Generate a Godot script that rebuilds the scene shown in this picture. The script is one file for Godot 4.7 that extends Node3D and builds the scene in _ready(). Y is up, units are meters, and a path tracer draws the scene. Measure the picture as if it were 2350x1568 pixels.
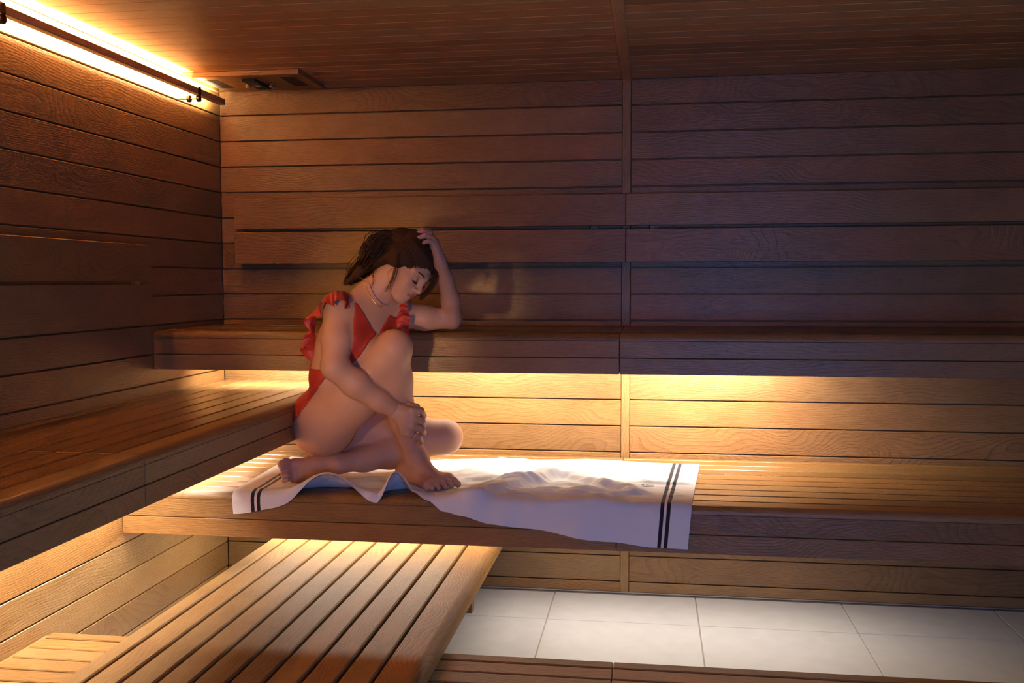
extends Node3D
# Sauna room. Plan coordinates ("raw") are laid out from the back left corner: x to the right along
# the back wall, y up, z out of the back wall; S turns them into metres, FY is the tile floor.
const S := 0.92
const FY := -0.062
const H := 2.2333
const BP := 0.11814          # wall board pitch
const ZC := 1.42             # far edge of the raised deck
const DY := 0.185            # deck height
var taken := {}
var rng := RandomNumberGenerator.new()
var wood: Array = []
var ceil_wood: Array = []
var matte_wood: Array = []
var worn_wood: Array = []
var M := {}

func W(x: float, y: float, z: float) -> Vector3:
	return Vector3(x, y - FY, z) * S

func numbered(called: String) -> String:
	if not taken.has(called):
		taken[called] = 0
		return called
	taken[called] += 1
	return "%s_%03d" % [called, taken[called]]

func tag(o: Node, label: String, category: String, group := "") -> void:
	o.set_meta("label", label)
	o.set_meta("category", category)
	if group != "":
		o.set_meta("group", group)

func thing(called: String, label: String, category: String, at: Vector3, group := "") -> Node3D:
	var o := Node3D.new()
	o.name = numbered(called)
	add_child(o)
	o.position = at
	tag(o, label, category, group)
	return o

func setting(called: String, at := Vector3.ZERO) -> Node3D:
	var o := Node3D.new()
	o.name = called
	add_child(o)
	o.position = at
	o.set_meta("kind", "structure")
	return o

func origin_of(p: Node) -> Vector3:
	var v := Vector3.ZERO
	while p is Node3D and p != self:
		v += p.position
		p = p.get_parent()
	return v

func put(called: String, mesh: Mesh, mat: Material, parent: Node, at: Vector3) -> MeshInstance3D:
	var o := MeshInstance3D.new()
	o.mesh = mesh
	o.material_override = mat
	o.cast_shadow = GeometryInstance3D.SHADOW_CASTING_SETTING_ON
	o.name = called
	o.position = at - (origin_of(parent) if parent != self else Vector3.ZERO)
	parent.add_child(o, true)
	return o

func face(st: SurfaceTool, p: Array, n: Vector3, uv: Array) -> void:
	var idx := [0, 1, 2] if p.size() == 3 else [0, 1, 2, 0, 2, 3]
	var c: Vector3 = (p[1] - p[0]).cross(p[2] - p[0])
	if c.dot(n) > 0.0:
		idx.reverse()
	for i in idx:
		st.set_normal(n)
		st.set_uv(uv[i])
		st.add_vertex(p[i])

# a chamfered board; its grain runs along the longest side
func plank_mesh(h: Vector3, ch: float, ax: int) -> ArrayMesh:
	var st := SurfaceTool.new()
	st.begin(Mesh.PRIMITIVE_TRIANGLES)
	var ou := rng.randf() * 3.0
	var ov := rng.randf() * 0.7
	var c := minf(ch, minf(h.x, minf(h.y, h.z)) * 0.6)
	var uvf := func(q: Vector3, n: Vector3) -> Vector2:
		var u: float = q[ax]
		var v := 0.0
		var o := [0, 1, 2]
		o.erase(ax)
		if absf(n[ax]) > 0.8:
			u = q[o[0]] * 0.12
			v = q[o[1]]
		elif absf(n[o[0]]) > absf(n[o[1]]):
			v = q[o[1]]
		else:
			v = q[o[0]] + h[o[1]]
		return Vector2(u / 1.6 + ou, v / 0.8 + ov)
	for a in 3:
		var b := (a + 1) % 3
		var d := (a + 2) % 3
		for s in [-1.0, 1.0]:
			var n := Vector3.ZERO
			n[a] = s
			var ps := []
			for k in [[-1.0, -1.0], [1.0, -1.0], [1.0, 1.0], [-1.0, 1.0]]:
				var q := Vector3.ZERO
				q[a] = s * h[a]
				q[b] = k[0] * (h[b] - c)
				q[d] = k[1] * (h[d] - c)
				ps.append(q)
			face(st, ps, n, ps.map(func(q): return uvf.call(q, n)))
		for s1 in [-1.0, 1.0]:
			for s2 in [-1.0, 1.0]:
				var n2 := Vector3.ZERO
				n2[b] = s1
				n2[d] = s2
				n2 = n2.normalized()
				var ps2 := []
				for e in [-1.0, 1.0]:
					for t in ([0, 1] if e < 0 else [1, 0]):
						var q2 := Vector3.ZERO
						q2[a] = e * (h[a] - c)
						q2[b] = s1 * (h[b] - (c if t == 0 else 0.0))
						q2[d] = s2 * (h[d] - (0.0 if t == 0 else c))
						ps2.append(q2)
				var nn := n2
				face(st, ps2, nn, ps2.map(func(q): return uvf.call(q, nn)))
	for sx in [-1.0, 1.0]:
		for sy in [-1.0, 1.0]:
			for sz in [-1.0, 1.0]:
				var s3 := Vector3(sx, sy, sz)
				var ps3 := []
				for a in 3:
					var q3 := Vector3.ZERO
					for e in 3:
						q3[e] = s3[e] * (h[e] - (0.0 if e == a else c))
					ps3.append(q3)
				var n3 := s3.normalized()
				face(st, ps3, n3, ps3.map(func(q): return uvf.call(q, n3)))
	return st.commit()

func plank(parent: Node, called: String, mn: Vector3, mx: Vector3, mat: Material, ch := 0.002, ax := -1) -> MeshInstance3D:
	var h := (mx - mn) * 0.5 * S
	if ax < 0:
		ax = h.max_axis_index()
	var c := (mn + mx) * 0.5
	return put(called, plank_mesh(h, ch * S, ax), mat, parent, W(c.x, c.y, c.z))

func any_wood() -> Material:
	return wood[rng.randi() % wood.size()]

# a profile (a = outwards, b = up) drawn along x (outwards is +z) or along z (outwards is +x)
func extrude(parent: Node, called: String, prof: PackedVector2Array, along: String, s0: float, s1: float, mat: Material) -> MeshInstance3D:
	var st := SurfaceTool.new()
	st.begin(Mesh.PRIMITIVE_TRIANGLES)
	var n := prof.size()
	var lo := prof[0]
	var hi := prof[0]
	for q in prof:
		lo = lo.min(q)
		hi = hi.max(q)
	var mid := (lo + hi) * 0.5
	var mk := func(q: Vector2, s: float) -> Vector3:
		var w := q - mid
		return (Vector3(s, w.y, w.x) if along == "x" else Vector3(w.x, w.y, s)) * S
	var half := (s1 - s0) * 0.5
	var ens: Array[Vector2] = []
	var area := 0.0
	for i in n:
		var q0 := prof[i]
		var q1 := prof[(i + 1) % n]
		area += q0.cross(q1)
	for i in n:
		var e := (prof[(i + 1) % n] - prof[i]).normalized()
		ens.append(Vector2(e.y, -e.x) * signf(area))
	var ou := rng.randf() * 3.0
	var per := rng.randf() * 0.5
	var to3 := func(v: Vector2) -> Vector3:
		return Vector3(0, v.y, v.x) if along == "x" else Vector3(v.x, v.y, 0)
	for i in n:
		var q0 := prof[i]
		var q1 := prof[(i + 1) % n]
		var l := (q1 - q0).length()
		var n0: Vector2 = ens[i]
		var n1: Vector2 = ens[i]
		var pv: Vector2 = ens[(i + n - 1) % n]
		var nx: Vector2 = ens[(i + 1) % n]
		if pv.dot(ens[i]) > 0.75:
			n0 = (pv + ens[i]).normalized()
		if nx.dot(ens[i]) > 0.75:
			n1 = (nx + ens[i]).normalized()
		var P := [mk.call(q0, -half), mk.call(q1, -half), mk.call(q1, half), mk.call(q0, half)]
		var N := [to3.call(n0), to3.call(n1), to3.call(n1), to3.call(n0)]
		var U := [Vector2(ou, per / 0.8), Vector2(ou, (per + l) / 0.8), Vector2(ou + half * 2.0 / 1.6, (per + l) / 0.8), Vector2(ou + half * 2.0 / 1.6, per / 0.8)]
		var idx := [0, 1, 2, 0, 2, 3]
		if (P[1] - P[0]).cross(P[2] - P[0]).dot(to3.call(ens[i])) > 0.0:
			idx.reverse()
		for k in idx:
			st.set_normal(N[k])
			st.set_uv(U[k])
			st.add_vertex(P[k])
		per += l
	var tri := Geometry2D.triangulate_polygon(prof)
	for sgn in [-1.0, 1.0]:
		var nn: Vector3 = (Vector3(sgn, 0, 0) if along == "x" else Vector3(0, 0, sgn))
		for t in range(0, tri.size(), 3):
			var ps := []
			var uv := []
			for k in 3:
				ps.append(mk.call(prof[tri[t + k]], half * sgn))
				uv.append(prof[tri[t + k]])
			face(st, ps, nn, uv)
	var sm := (s0 + s1) * 0.5
	var at := W(sm, mid.y, mid.x) if along == "x" else W(mid.x, mid.y, sm)
	return put(called, st.commit(), mat, parent, at)

func nose(back: float, front: float, top: float, drop: float, r: float) -> PackedVector2Array:
	var p := PackedVector2Array([Vector2(back, top - drop), Vector2(back, top - 0.002), Vector2(back + 0.002, top)])
	for i in 11:
		var a := PI * 0.5 * (1.0 - i / 10.0)
		p.append(Vector2(front - r + r * cos(a), top - r + r * sin(a)))
	p.append(Vector2(front, top - drop))
	return p

# ---------------------------------------------------------------- materials
func wood_image(sd: int, rings: float, warp: float, fig: float, gain := 1.0) -> Array:
	var n1 := FastNoiseLite.new()
	n1.seed = sd
	n1.frequency = 1.0
	n1.fractal_octaves = 2
	var n2 := FastNoiseLite.new()
	n2.seed = sd + 7
	n2.frequency = 1.0
	n2.fractal_octaves = 3
	var w := 1024
	var h := 640
	var img := Image.create(w, h, true, Image.FORMAT_RGB8)
	var bump := Image.create(w, h, false, Image.FORMAT_RGB8)
	var li := Color(0.335, 0.188, 0.066)
	var dk := Color(0.18, 0.085, 0.026)
	li = Color(li.r * gain, li.g * gain, li.b * gain)
	dk = Color(dk.r * gain, dk.g * gain, dk.b * gain)
	for x in w:
		var th := TAU * x / w
		var cx := cos(th)
		var sx := sin(th)
		for y in h:
			var v := 0.8 * y / h
			var lowf := n1.get_noise_3d(cx * 0.45, sx * 0.45, v * 3.2)
			var t := v * rings + lowf * warp
			var r := t - floorf(t)
			r = r * r * r * (1.0 if r < 0.93 else (1.0 - r) / 0.07)
			var fib := n2.get_noise_3d(cx * 5.0, sx * 5.0, v * 330.0)
			var pat := n1.get_noise_3d(cx * 1.1 + 9.0, sx * 1.1, v * 9.0)
			var pore := n2.get_noise_3d(cx * 22.0 + 31.0, sx * 22.0, v * 520.0)
			var d := 0.30 + fig * r + 0.34 * fib + 0.22 * pat
			if pore > 0.34:
				d += (pore - 0.34) * 1.5
			var c := li.lerp(dk, clampf(d, 0.0, 1.0))
			img.set_pixel(x, y, c.linear_to_srgb())
			var hb := clampf(0.75 - d * 0.6, 0.0, 1.0)
			bump.set_pixel(x, y, Color(hb, hb, hb))
	img.generate_mipmaps()
	bump.bump_map_to_normal_map(3.0)
	bump.generate_mipmaps()
	return [ImageTexture.create_from_image(img), ImageTexture.create_from_image(bump)]

func flat(c: Color, rough := 0.6, metal := 0.0) -> StandardMaterial3D:
	var m := StandardMaterial3D.new()
	m.albedo_color = c.linear_to_srgb()
	m.roughness = rough
	m.metallic = metal
	return m

func glow(c: Color, e: float) -> StandardMaterial3D:
	var m := flat(Color(0.8, 0.8, 0.8))
	m.emission_enabled = true
	m.emission = c.linear_to_srgb()
	m.emission_energy_multiplier = e
	return m

func make_materials() -> void:
	var tx := [wood_image(11, 95.0, 5.0, 0.34), wood_image(52, 60.0, 9.0, 0.42), wood_image(93, 130.0, 3.0, 0.22)]
	var tc: Array = wood_image(31, 120.0, 3.0, 0.2, 2.1)
	var tints := [Color(1, 1, 1), Color(0.92, 0.9, 0.88), Color(1.0, 0.95, 0.9), Color(0.95, 0.96, 0.97), Color(0.87, 0.84, 0.8)]
	for i in 9:
		var m := StandardMaterial3D.new()
		m.albedo_texture = tx[i % 3][0]
		m.normal_enabled = true
		m.normal_texture = tx[i % 3][1]
		m.normal_scale = 0.5
		m.albedo_color = tints[i % 5]
		m.roughness = 0.40
		m.metallic_specular = 0.45
		wood.append(m)
		var pale: StandardMaterial3D = m.duplicate()
		pale.albedo_texture = tc[0]
		pale.normal_texture = tc[1]
		ceil_wood.append(pale)
		var matte: StandardMaterial3D = m.duplicate()
		matte.roughness = 0.62
		matte.metallic_specular = 0.2
		matte_wood.append(matte)
		var worn: StandardMaterial3D = m.duplicate()
		worn.roughness = 0.27
		worn.metallic_specular = 0.6
		worn.normal_scale = 0.25
		worn_wood.append(worn)
	M.led = glow(Color(1.0, 0.72, 0.42), 3.0)
	M.steel = flat(Color(0.12, 0.085, 0.06), 0.35, 0.9)
	M.brass = flat(Color(0.5, 0.42, 0.33), 0.3, 1.0)
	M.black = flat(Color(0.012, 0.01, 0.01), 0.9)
	M.alu = flat(Color(0.32, 0.30, 0.28), 0.45, 0.4)
	M.grout = flat(Color(0.46, 0.42, 0.37), 0.9)
	var tn := NoiseTexture2D.new()
	tn.width = 512
	tn.height = 512
	tn.seamless = true
	var fn := FastNoiseLite.new()
	fn.seed = 5
	fn.frequency = 0.02
	fn.fractal_octaves = 5
	tn.noise = fn
	var g := Gradient.new()
	g.set_color(0, Color(0.545, 0.54, 0.54).linear_to_srgb())
	g.set_color(1, Color(0.60, 0.595, 0.595).linear_to_srgb())
	tn.color_ramp = g
	M.tile = StandardMaterial3D.new()
	M.tile.albedo_texture = tn
	M.tile.roughness = 0.55
	M.tile.uv1_triplanar = true
	M.tile.uv1_world_triplanar = true
	M.tile.uv1_scale = Vector3(0.9, 0.9, 0.9)

# ---------------------------------------------------------------- lights
func area(at: Vector3, look: Vector3, size: Vector2, c: Color, e: float, parent: Node = self) -> void:
	var l := AreaLight3D.new()
	l.name = "area_light"
	l.area_size = size
	l.light_color = c.linear_to_srgb()
	l.light_energy = e
	l.shadow_enabled = true
	l.area_range = 8.0
	parent.add_child(l, true)
	var z := -look.normalized()
	var xx := Vector3.UP.cross(z) if absf(z.y) < 0.95 else Vector3.RIGHT
	if absf(look.z) < 0.5 and size.x > size.y * 3.0 and absf(look.x) > 0.05 and absf(z.y) >= 0.95:
		xx = Vector3.BACK
	xx = xx.normalized()
	l.transform = Transform3D(Basis(xx, z.cross(xx), z), at - (origin_of(parent) if parent != self else Vector3.ZERO))

# an LED bar: aluminium channel, glowing lens and an area light of the lens' size just in front of it
func led_bar(owner_bench: Node3D, at: Vector3, along: String, length: float, look: Vector3, c: Color, e: float) -> void:
	var o := Node3D.new()
	o.name = "led_bar"
	owner_bench.add_child(o, true)
	o.position = at - owner_bench.position
	var f := look.normalized()
	var lx := Vector3.RIGHT if along == "x" else Vector3.BACK
	var z := -f
	var b := Basis(lx, z.cross(lx).normalized(), z)
	var bm := BoxMesh.new()
	bm.size = Vector3(length, 0.024, 0.012)
	var ch := put("channel", bm, M.alu, o, at - f * 0.007)
	ch.basis = b
	var lm := BoxMesh.new()
	lm.size = Vector3(length - 0.01, 0.016, 0.004)
	var le := put("lens", lm, M.led, o, at)
	le.basis = b
	var l := AreaLight3D.new()
	l.name = "area_light"
	l.area_size = Vector2(length - 0.01, 0.016)
	l.light_color = c.linear_to_srgb()
	l.light_energy = e
	l.shadow_enabled = true
	l.area_range = 8.0
	o.add_child(l, true)
	l.transform = Transform3D(b, f * 0.004)

# ---------------------------------------------------------------- towel
func pl(xs: Array, ys: Array, x: float) -> float:
	if x <= xs[0]:
		return ys[0]
	for i in xs.size() - 1:
		if x <= xs[i + 1]:
			var t: float = (x - xs[i]) / (xs[i + 1] - xs[i])
			t = t * t * (3.0 - 2.0 * t)
			return lerpf(ys[i], ys[i + 1], t)
	return ys[-1]

func ridge(x: float, z: float, x0: float, z0: float, x1: float, z1: float, h: float, wl: float, wr: float) -> float:
	var d := Vector2(x1 - x0, z1 - z0)
	var q := Vector2(x - x0, z - z0)
	var t := q.dot(d) / d.length_squared()
	var s := q.cross(d.normalized())
	var e := clampf(minf(t, 1.0 - t) * 3.5 + 0.35, 0.0, 1.0)
	e = e * e * (3.0 - 2.0 * e)
	var w := wl if s > 0.0 else wr
	return h * e * exp(-s * s / (w * w))

func build_towel() -> void:
	var o := thing("bath_towel", "white towel with dark double stripes spread over the bench edge under the person", "towel", W(1.3, 0.562, 0.6))
	var n1 := FastNoiseLite.new()
	n1.seed = 4
	n1.frequency = 1.0
	n1.fractal_octaves = 3
	var NX := 420
	var NQ := 150
	var top := 0.5645
	var rr := 0.030
	var edge := 0.9335
	var hx := [0.40, 0.454, 0.65, 0.78, 0.90, 1.0, 1.12, 1.19, 1.26, 1.324, 1.436, 1.546, 1.857, 2.01, 2.128, 2.2]
	var hv := [0.060, 0.052, 0.022, -0.03, -0.03, 0.004, -0.05, -0.02, 0.018, 0.030, 0.058, 0.070, 0.106, 0.123, 0.126, 0.128]
	var cx := [0.60, 0.814, 0.97, 1.005, 1.064, 1.135, 1.2]
	var cv := [0.0, 0.074, 0.012, 0.010, 0.088, 0.012, 0.0]
	var mid := PackedVector3Array()
	mid.resize((NX + 1) * (NQ + 1))
	for i in NX + 1:
		var a := float(i) / NX
		var xb := lerpf(0.40, 2.206, a)
		var xf := lerpf(0.452, 2.13, a) + 0.004 * sin(a * 31.0)
		var zb := 0.19 + 0.035 * sin(a * 5.0 + 0.4) - 0.05 * smoothstep(0.2, 0.55, a) * smoothstep(1.0, 0.7, a) + 0.01 * sin(a * 23.0)
		var arc := rr * PI * 0.5
		var lt := edge - rr - zb
		var hang := pl(hx, hv, xf)
		var L := lt + arc + hang
		if hang < 0.03:
			L = lt + arc + hang
		for k in NQ + 1:
			var b := float(k) / NQ
			var q := b * L
			var x := lerpf(xb, xf, b)
			var y := top
			var z := zb + q
			var fl := 1.0
			if q > lt:
				var th := minf((q - lt) / rr, PI * 0.5)
				z = edge - rr + rr * sin(th)
				y = top - rr + rr * cos(th)
				fl = maxf(0.0, cos(th))
				if q > lt + arc:
					y -= q - lt - arc
					# the hanging part swings in soft folds
					var dn := (q - lt - arc)
					z += dn * (0.05 * sin(x * 11.0 + 0.6) + 0.16 * exp(-pow((x - 1.47) / 0.035, 2.0)) + 0.16 * exp(-pow((x - 1.74) / 0.05, 2.0))) + 0.0015
			# wrinkles on the flat part
			var far := smoothstep(0.0, 0.07, b) * smoothstep(0.0, 0.03, a) * smoothstep(0.0, 0.03, 1.0 - a)
			var wr := 0.0
			wr += ridge(x, z, 1.34, 0.97, 1.66, 0.44, 0.034, 0.085, 0.032)
			wr += ridge(x, z, 1.62, 0.47, 1.97, 0.80, 0.020, 0.06, 0.022)
			wr += ridge(x, z, 1.40, 0.34, 1.80, 0.42, 0.016, 0.06, 0.022)
			wr += ridge(x, z, 1.24, 0.40, 1.45, 0.70, 0.016, 0.05, 0.05)
			wr += ridge(x, z, 1.70, 0.86, 1.83, 0.66, 0.012, 0.04, 0.03)
			wr += ridge(x, z, 1.95, 0.60, 2.22, 0.585, 0.010, 0.02, 0.010)
			wr += ridge(x, z, 1.50, 0.78, 1.72, 0.76, 0.009, 0.02, 0.012)
			wr += ridge(x, z, 1.42, 0.68, 1.60, 0.64, 0.009, 0.02, 0.012)
			wr += maxf(0.0, n1.get_noise_2d(x * 3.2 + 2.0, z * 9.0)) * 0.022 * smoothstep(1.2, 1.35, x) * (1.0 - smoothstep(1.9, 2.05, x))
			wr += maxf(0.0, n1.get_noise_2d(x * 7.0 + 5.0, z * 16.0)) * 0.007
			y += wr * fl * far
			z += (wr * 0.4 if fl < 1.0 else 0.0)
			# the free front edge stands up in two waves beside the foot
			var h := pl(cx, cv, xf) if xf < 1.2 else 0.0
			if h > 0.0:
				var uu := clampf((b - 0.80) / 0.20, 0.0, 1.0)
				uu = uu * uu * (3.0 - 2.0 * uu)
				y += h * uu
				z -= h * 0.25 * uu
			mid[i * (NQ + 1) + k] = W(x, y, z) - o.position
	var st := SurfaceTool.new()
	st.begin(Mesh.PRIMITIVE_TRIANGLES)
	var th2 := 0.0028
	var nor := PackedVector3Array()
	nor.resize(mid.size())
	for i in NX + 1:
		for k in NQ + 1:
			var du := mid[mini(i + 1, NX) * (NQ + 1) + k] - mid[maxi(i - 1, 0) * (NQ + 1) + k]
			var dv := mid[i * (NQ + 1) + mini(k + 1, NQ)] - mid[i * (NQ + 1) + maxi(k - 1, 0)]
			nor[i * (NQ + 1) + k] = dv.cross(du).normalized()
	for side in [1.0, -1.0]:
		for i in NX + 1:
			for k in NQ + 1:
				var id := i * (NQ + 1) + k
				st.set_normal(nor[id] * side)
				st.set_uv(Vector2(float(i) / NX, float(k) / NQ))
				st.add_vertex(mid[id] + nor[id] * side * th2)
	var off := (NX + 1) * (NQ + 1)
	for i in NX:
		for k in NQ:
			var a0 := i * (NQ + 1) + k
			var a1 := a0 + NQ + 1
			for t in [a0, a1, a1 + 1, a0, a1 + 1, a0 + 1]:
				st.add_index(t)
			for t in [a0, a1 + 1, a1, a0, a0 + 1, a1 + 1]:
				st.add_index(t + off)
	for i in NX:
		for k in [0, NQ]:
			var e0: int = i * (NQ + 1) + k
			var e1: int = e0 + NQ + 1
			for t in [e0, e1, e1 + off, e0, e1 + off, e0 + off]:
				st.add_index(t)
	for k in NQ:
		for i in [0, NX]:
			var e0: int = i * (NQ + 1) + k
			var e1: int = e0 + 1
			for t in [e0, e1, e1 + off, e0, e1 + off, e0 + off]:
				st.add_index(t)
	var img := Image.create(1024, 16, true, Image.FORMAT_RGB8)
	img.fill(Color(0.70, 0.675, 0.65).linear_to_srgb())
	for s in [[0.9375, 0.9455], [0.9515, 0.9595]]:
		for e in [0, 1]:
			var u0 := int(s[0] * 1024)
			var u1 := int(s[1] * 1024)
			img.fill_rect(Rect2i(u0 if e == 0 else 1024 - u1, 0, u1 - u0, 16), Color(0.022, 0.022, 0.026).linear_to_srgb())
	img.generate_mipmaps()
	var m := StandardMaterial3D.new()
	m.albedo_texture = ImageTexture.create_from_image(img)
	m.roughness = 0.95
	m.rim_enabled = true
	m.rim = 0.4
	m.metallic_specular = 0.2
	put("cloth", st.commit(), m, o, o.position)
	# embossed lettering near the striped end, read from the side
	var tm := TextMesh.new()
	tm.text = "OLA"
	var sf := SystemFont.new()
	sf.font_names = PackedStringArray(["Droid Sans"])
	tm.font = sf
	tm.font_size = 24
	tm.pixel_size = 0.0028
	tm.depth = 0.004
	var e := put("embossed_letters", tm, flat(Color(0.66, 0.635, 0.61), 0.95), o, W(1.985, 0.5712, 0.60))
	e.basis = Basis(Vector3(0, 0, 1), Vector3(1, 0, 0), Vector3(0, 1, 0))

# ---------------------------------------------------------------- solid fields for the figure
class Field:
	var o := Vector3.ZERO
	var c := 0.008
	var nx := 0
	var ny := 0
	var nz := 0
	var d := PackedFloat32Array()
	func setup(mn: Vector3, mx: Vector3, cell: float) -> void:
		o = mn
		c = cell
		nx = int(ceil((mx.x - mn.x) / cell)) + 1
		ny = int(ceil((mx.y - mn.y) / cell)) + 1
		nz = int(ceil((mx.z - mn.z) / cell)) + 1
		d.resize(nx * ny * nz)
		d.fill(0.5)
	func twin() -> Field:
		var f := Field.new()
		f.o = o
		f.c = c
		f.nx = nx
		f.ny = ny
		f.nz = nz
		f.d.resize(d.size())
		f.d.fill(0.5)
		return f
	func lo(v: Vector3) -> Vector3i:
		var q := (v - o) / c
		return Vector3i(clampi(int(floor(q.x)), 0, nx - 1), clampi(int(floor(q.y)), 0, ny - 1), clampi(int(floor(q.z)), 0, nz - 1))
	func capsule(a: Vector3, b: Vector3, ra: float, rb: float, k: float) -> void:
		var m := maxf(ra, rb) + k + c * 3.0
		var l := lo(a.min(b) - Vector3(m, m, m))
		var h := lo(a.max(b) + Vector3(m, m, m))
		var ba := b - a
		var bb := maxf(ba.length_squared(), 1e-9)
		for x in range(l.x, h.x + 1):
			for y in range(l.y, h.y + 1):
				var row := (x * ny + y) * nz
				var p := o + Vector3(x, y, l.z) * c
				for z in range(l.z, h.z + 1):
					var pa := p - a
					var t := clampf(pa.dot(ba) / bb, 0.0, 1.0)
					var v := (pa - ba * t).length() - lerpf(ra, rb, t)
					var w := d[row + z]
					var g := k - absf(v - w)
					v = minf(v, w)
					if g > 0.0:
						v -= g * g / (4.0 * k)
					d[row + z] = v
					p.z += c
	# ellipsoid with axes bs, radii r; sub > 0 carves it away
	func ell(ce: Vector3, r: Vector3, bs: Basis, k: float, sub := false) -> void:
		var m := maxf(r.x, maxf(r.y, r.z)) + k + c * 3.0
		var l := lo(ce - Vector3(m, m, m))
		var h := lo(ce + Vector3(m, m, m))
		var inv := bs.transposed()
		var r2 := r * r
		for x in range(l.x, h.x + 1):
			for y in range(l.y, h.y + 1):
				var row := (x * ny + y) * nz
				var p := o + Vector3(x, y, l.z) * c - ce
				for z in range(l.z, h.z + 1):
					var q := inv * p
					var k0 := (q / r).length()
					var k1 := (q / r2).length()
					var v := k0 * (k0 - 1.0) / maxf(k1, 1e-6) if k0 > 1e-4 else -minf(r.x, minf(r.y, r.z))
					var w := d[row + z]
					if sub:
						v = -v
						var g2 := k - absf(v - w)
						v = maxf(v, w)
						if g2 > 0.0:
							v += g2 * g2 / (4.0 * k)
					else:
						var g := k - absf(v - w)
						v = minf(v, w)
						if g > 0.0:
							v -= g * g / (4.0 * k)
					d[row + z] = v
					p.z += c
	# keeps the side of a plane its normal points away from
	func halfspace(pt: Vector3, n: Vector3, only: Variant = null) -> void:
		n = n.normalized()
		for x in nx:
			for y in ny:
				var row := (x * ny + y) * nz
				var p := o + Vector3(x, y, 0) * c
				for z in nz:
					if d[row + z] < 0.06:
						var v := (p - pt).dot(n)
						if v > d[row + z] and (only == null or only.call(p)):
							d[row + z] = v
					p.z += c
	func join(f: Field, k: float) -> void:
		for i in d.size():
			var v := f.d[i]
			if v > 0.4:
				continue
			var w := d[i]
			var g := k - absf(v - w)
			v = minf(v, w)
			if g > 0.0:
				v -= g * g / (4.0 * k)
			d[i] = v
	# surface nets
	func net(iso: float, st: SurfaceTool, shift: Vector3, base: int, col: Callable) -> int:
		var id := {}
		var n := 0
		var yz := ny * nz
		var of := [0, yz, nz, yz + nz, 1, yz + 1, nz + 1, yz + nz + 1]
		var ps := [Vector3(0, 0, 0), Vector3(1, 0, 0), Vector3(0, 1, 0), Vector3(1, 1, 0), Vector3(0, 0, 1), Vector3(1, 0, 1), Vector3(0, 1, 1), Vector3(1, 1, 1)]
		var ed := [[0, 1], [2, 3], [4, 5], [6, 7], [0, 2], [1, 3], [4, 6], [5, 7], [0, 4], [1, 5], [2, 6], [3, 7]]
		var lim := c * 2.2
		var cells := PackedInt32Array()
		for x in nx - 1:
			for y in ny - 1:
				var row := x * yz + y * nz
				for z in nz - 1:
					var i := row + z
					if absf(d[i] - iso) > lim:
						continue
					var v := [0.0, 0.0, 0.0, 0.0, 0.0, 0.0, 0.0, 0.0]
					var neg := 0
					for k in 8:
						v[k] = d[i + of[k]] - iso
						if v[k] < 0.0:
							neg += 1
					if neg == 0 or neg == 8:
						continue
					var s := Vector3.ZERO
					var cnt := 0
					for e in ed:
						var va: float = v[e[0]]
						var vb: float = v[e[1]]
						if (va < 0.0) != (vb < 0.0):
							s += ps[e[0]].lerp(ps[e[1]], va / (va - vb))
							cnt += 1
					s /= cnt
					var gx: float = v[1] + v[3] + v[5] + v[7] - v[0] - v[2] - v[4] - v[6]
					var gy: float = v[2] + v[3] + v[6] + v[7] - v[0] - v[1] - v[4] - v[5]
					var gz: float = v[4] + v[5] + v[6] + v[7] - v[0] - v[1] - v[2] - v[3]
					var pos := o + (Vector3(x, y, z) + s) * c
					st.set_normal(Vector3(gx, gy, gz).normalized())
					st.set_color(col.call(pos))
					st.add_vertex(pos - shift)
					id[i] = base + n
					cells.append(i)
					n += 1
		for i in cells:
			var z := i % nz
			var y := (i / nz) % ny
			var x := i / yz
			if x == 0 or y == 0 or z == 0:
				continue
			var s0 := d[i] < iso
			for ax in 3:
				var da: int = [yz, nz, 1][ax]
				if (d[i + da] < iso) == s0:
					continue
				var db: int = [nz, 1, yz][ax]
				var dc: int = [1, yz, nz][ax]
				var q := [i, i - db, i - db - dc, i - dc]
				var ok := true
				for e in q:
					if not id.has(e):
						ok = false
				if not ok:
					continue
				var t := [0, 2, 1, 0, 3, 2] if s0 else [0, 1, 2, 0, 2, 3]
				for e in t:
					st.add_index(id[q[e]])
		return base + n

var cam_pos := Vector3.ZERO
var cam_basis := Basis.IDENTITY
# the point on the plane z = zr (raw) that the photograph shows at pixel (u, v)
func J(u: float, v: float, zr: float) -> Vector3:
	var dir := cam_basis * Vector3((u - 1175.0) / 2232.84, -(v - 784.0) / 2232.84, -1.0)
	return cam_pos + dir * ((zr * S - cam_pos.z) / dir.z)

# ---------------------------------------------------------------- the seated person
func tube(st: SurfaceTool, pts: Array, rs: Array, sides: int, base: int, flat_to := Vector3.ZERO, squash := 1.0) -> int:
	var n := pts.size()
	var ref := Vector3(0.3, 0.2, 1.0).normalized()
	for i in n:
		var t: Vector3 = (pts[mini(i + 1, n - 1)] - pts[maxi(i - 1, 0)]).normalized()
		var a := t.cross(ref if flat_to == Vector3.ZERO else flat_to).normalized()
		var b := t.cross(a).normalized()
		for k in sides:
			var th := TAU * k / sides
			var nn := a * cos(th) + b * sin(th) * squash
			st.set_normal((a * cos(th) + b * sin(th) / maxf(squash, 0.1)).normalized())
			st.set_color(Color.WHITE)
			st.add_vertex(pts[i] + nn * rs[i])
	for i in n - 1:
		for k in sides:
			var k1 := (k + 1) % sides
			var q := [base + i * sides + k, base + i * sides + k1, base + (i + 1) * sides + k1, base + (i + 1) * sides + k]
			for e in [0, 2, 1, 0, 3, 2]:
				st.add_index(q[e])
	return base + n * sides

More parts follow.
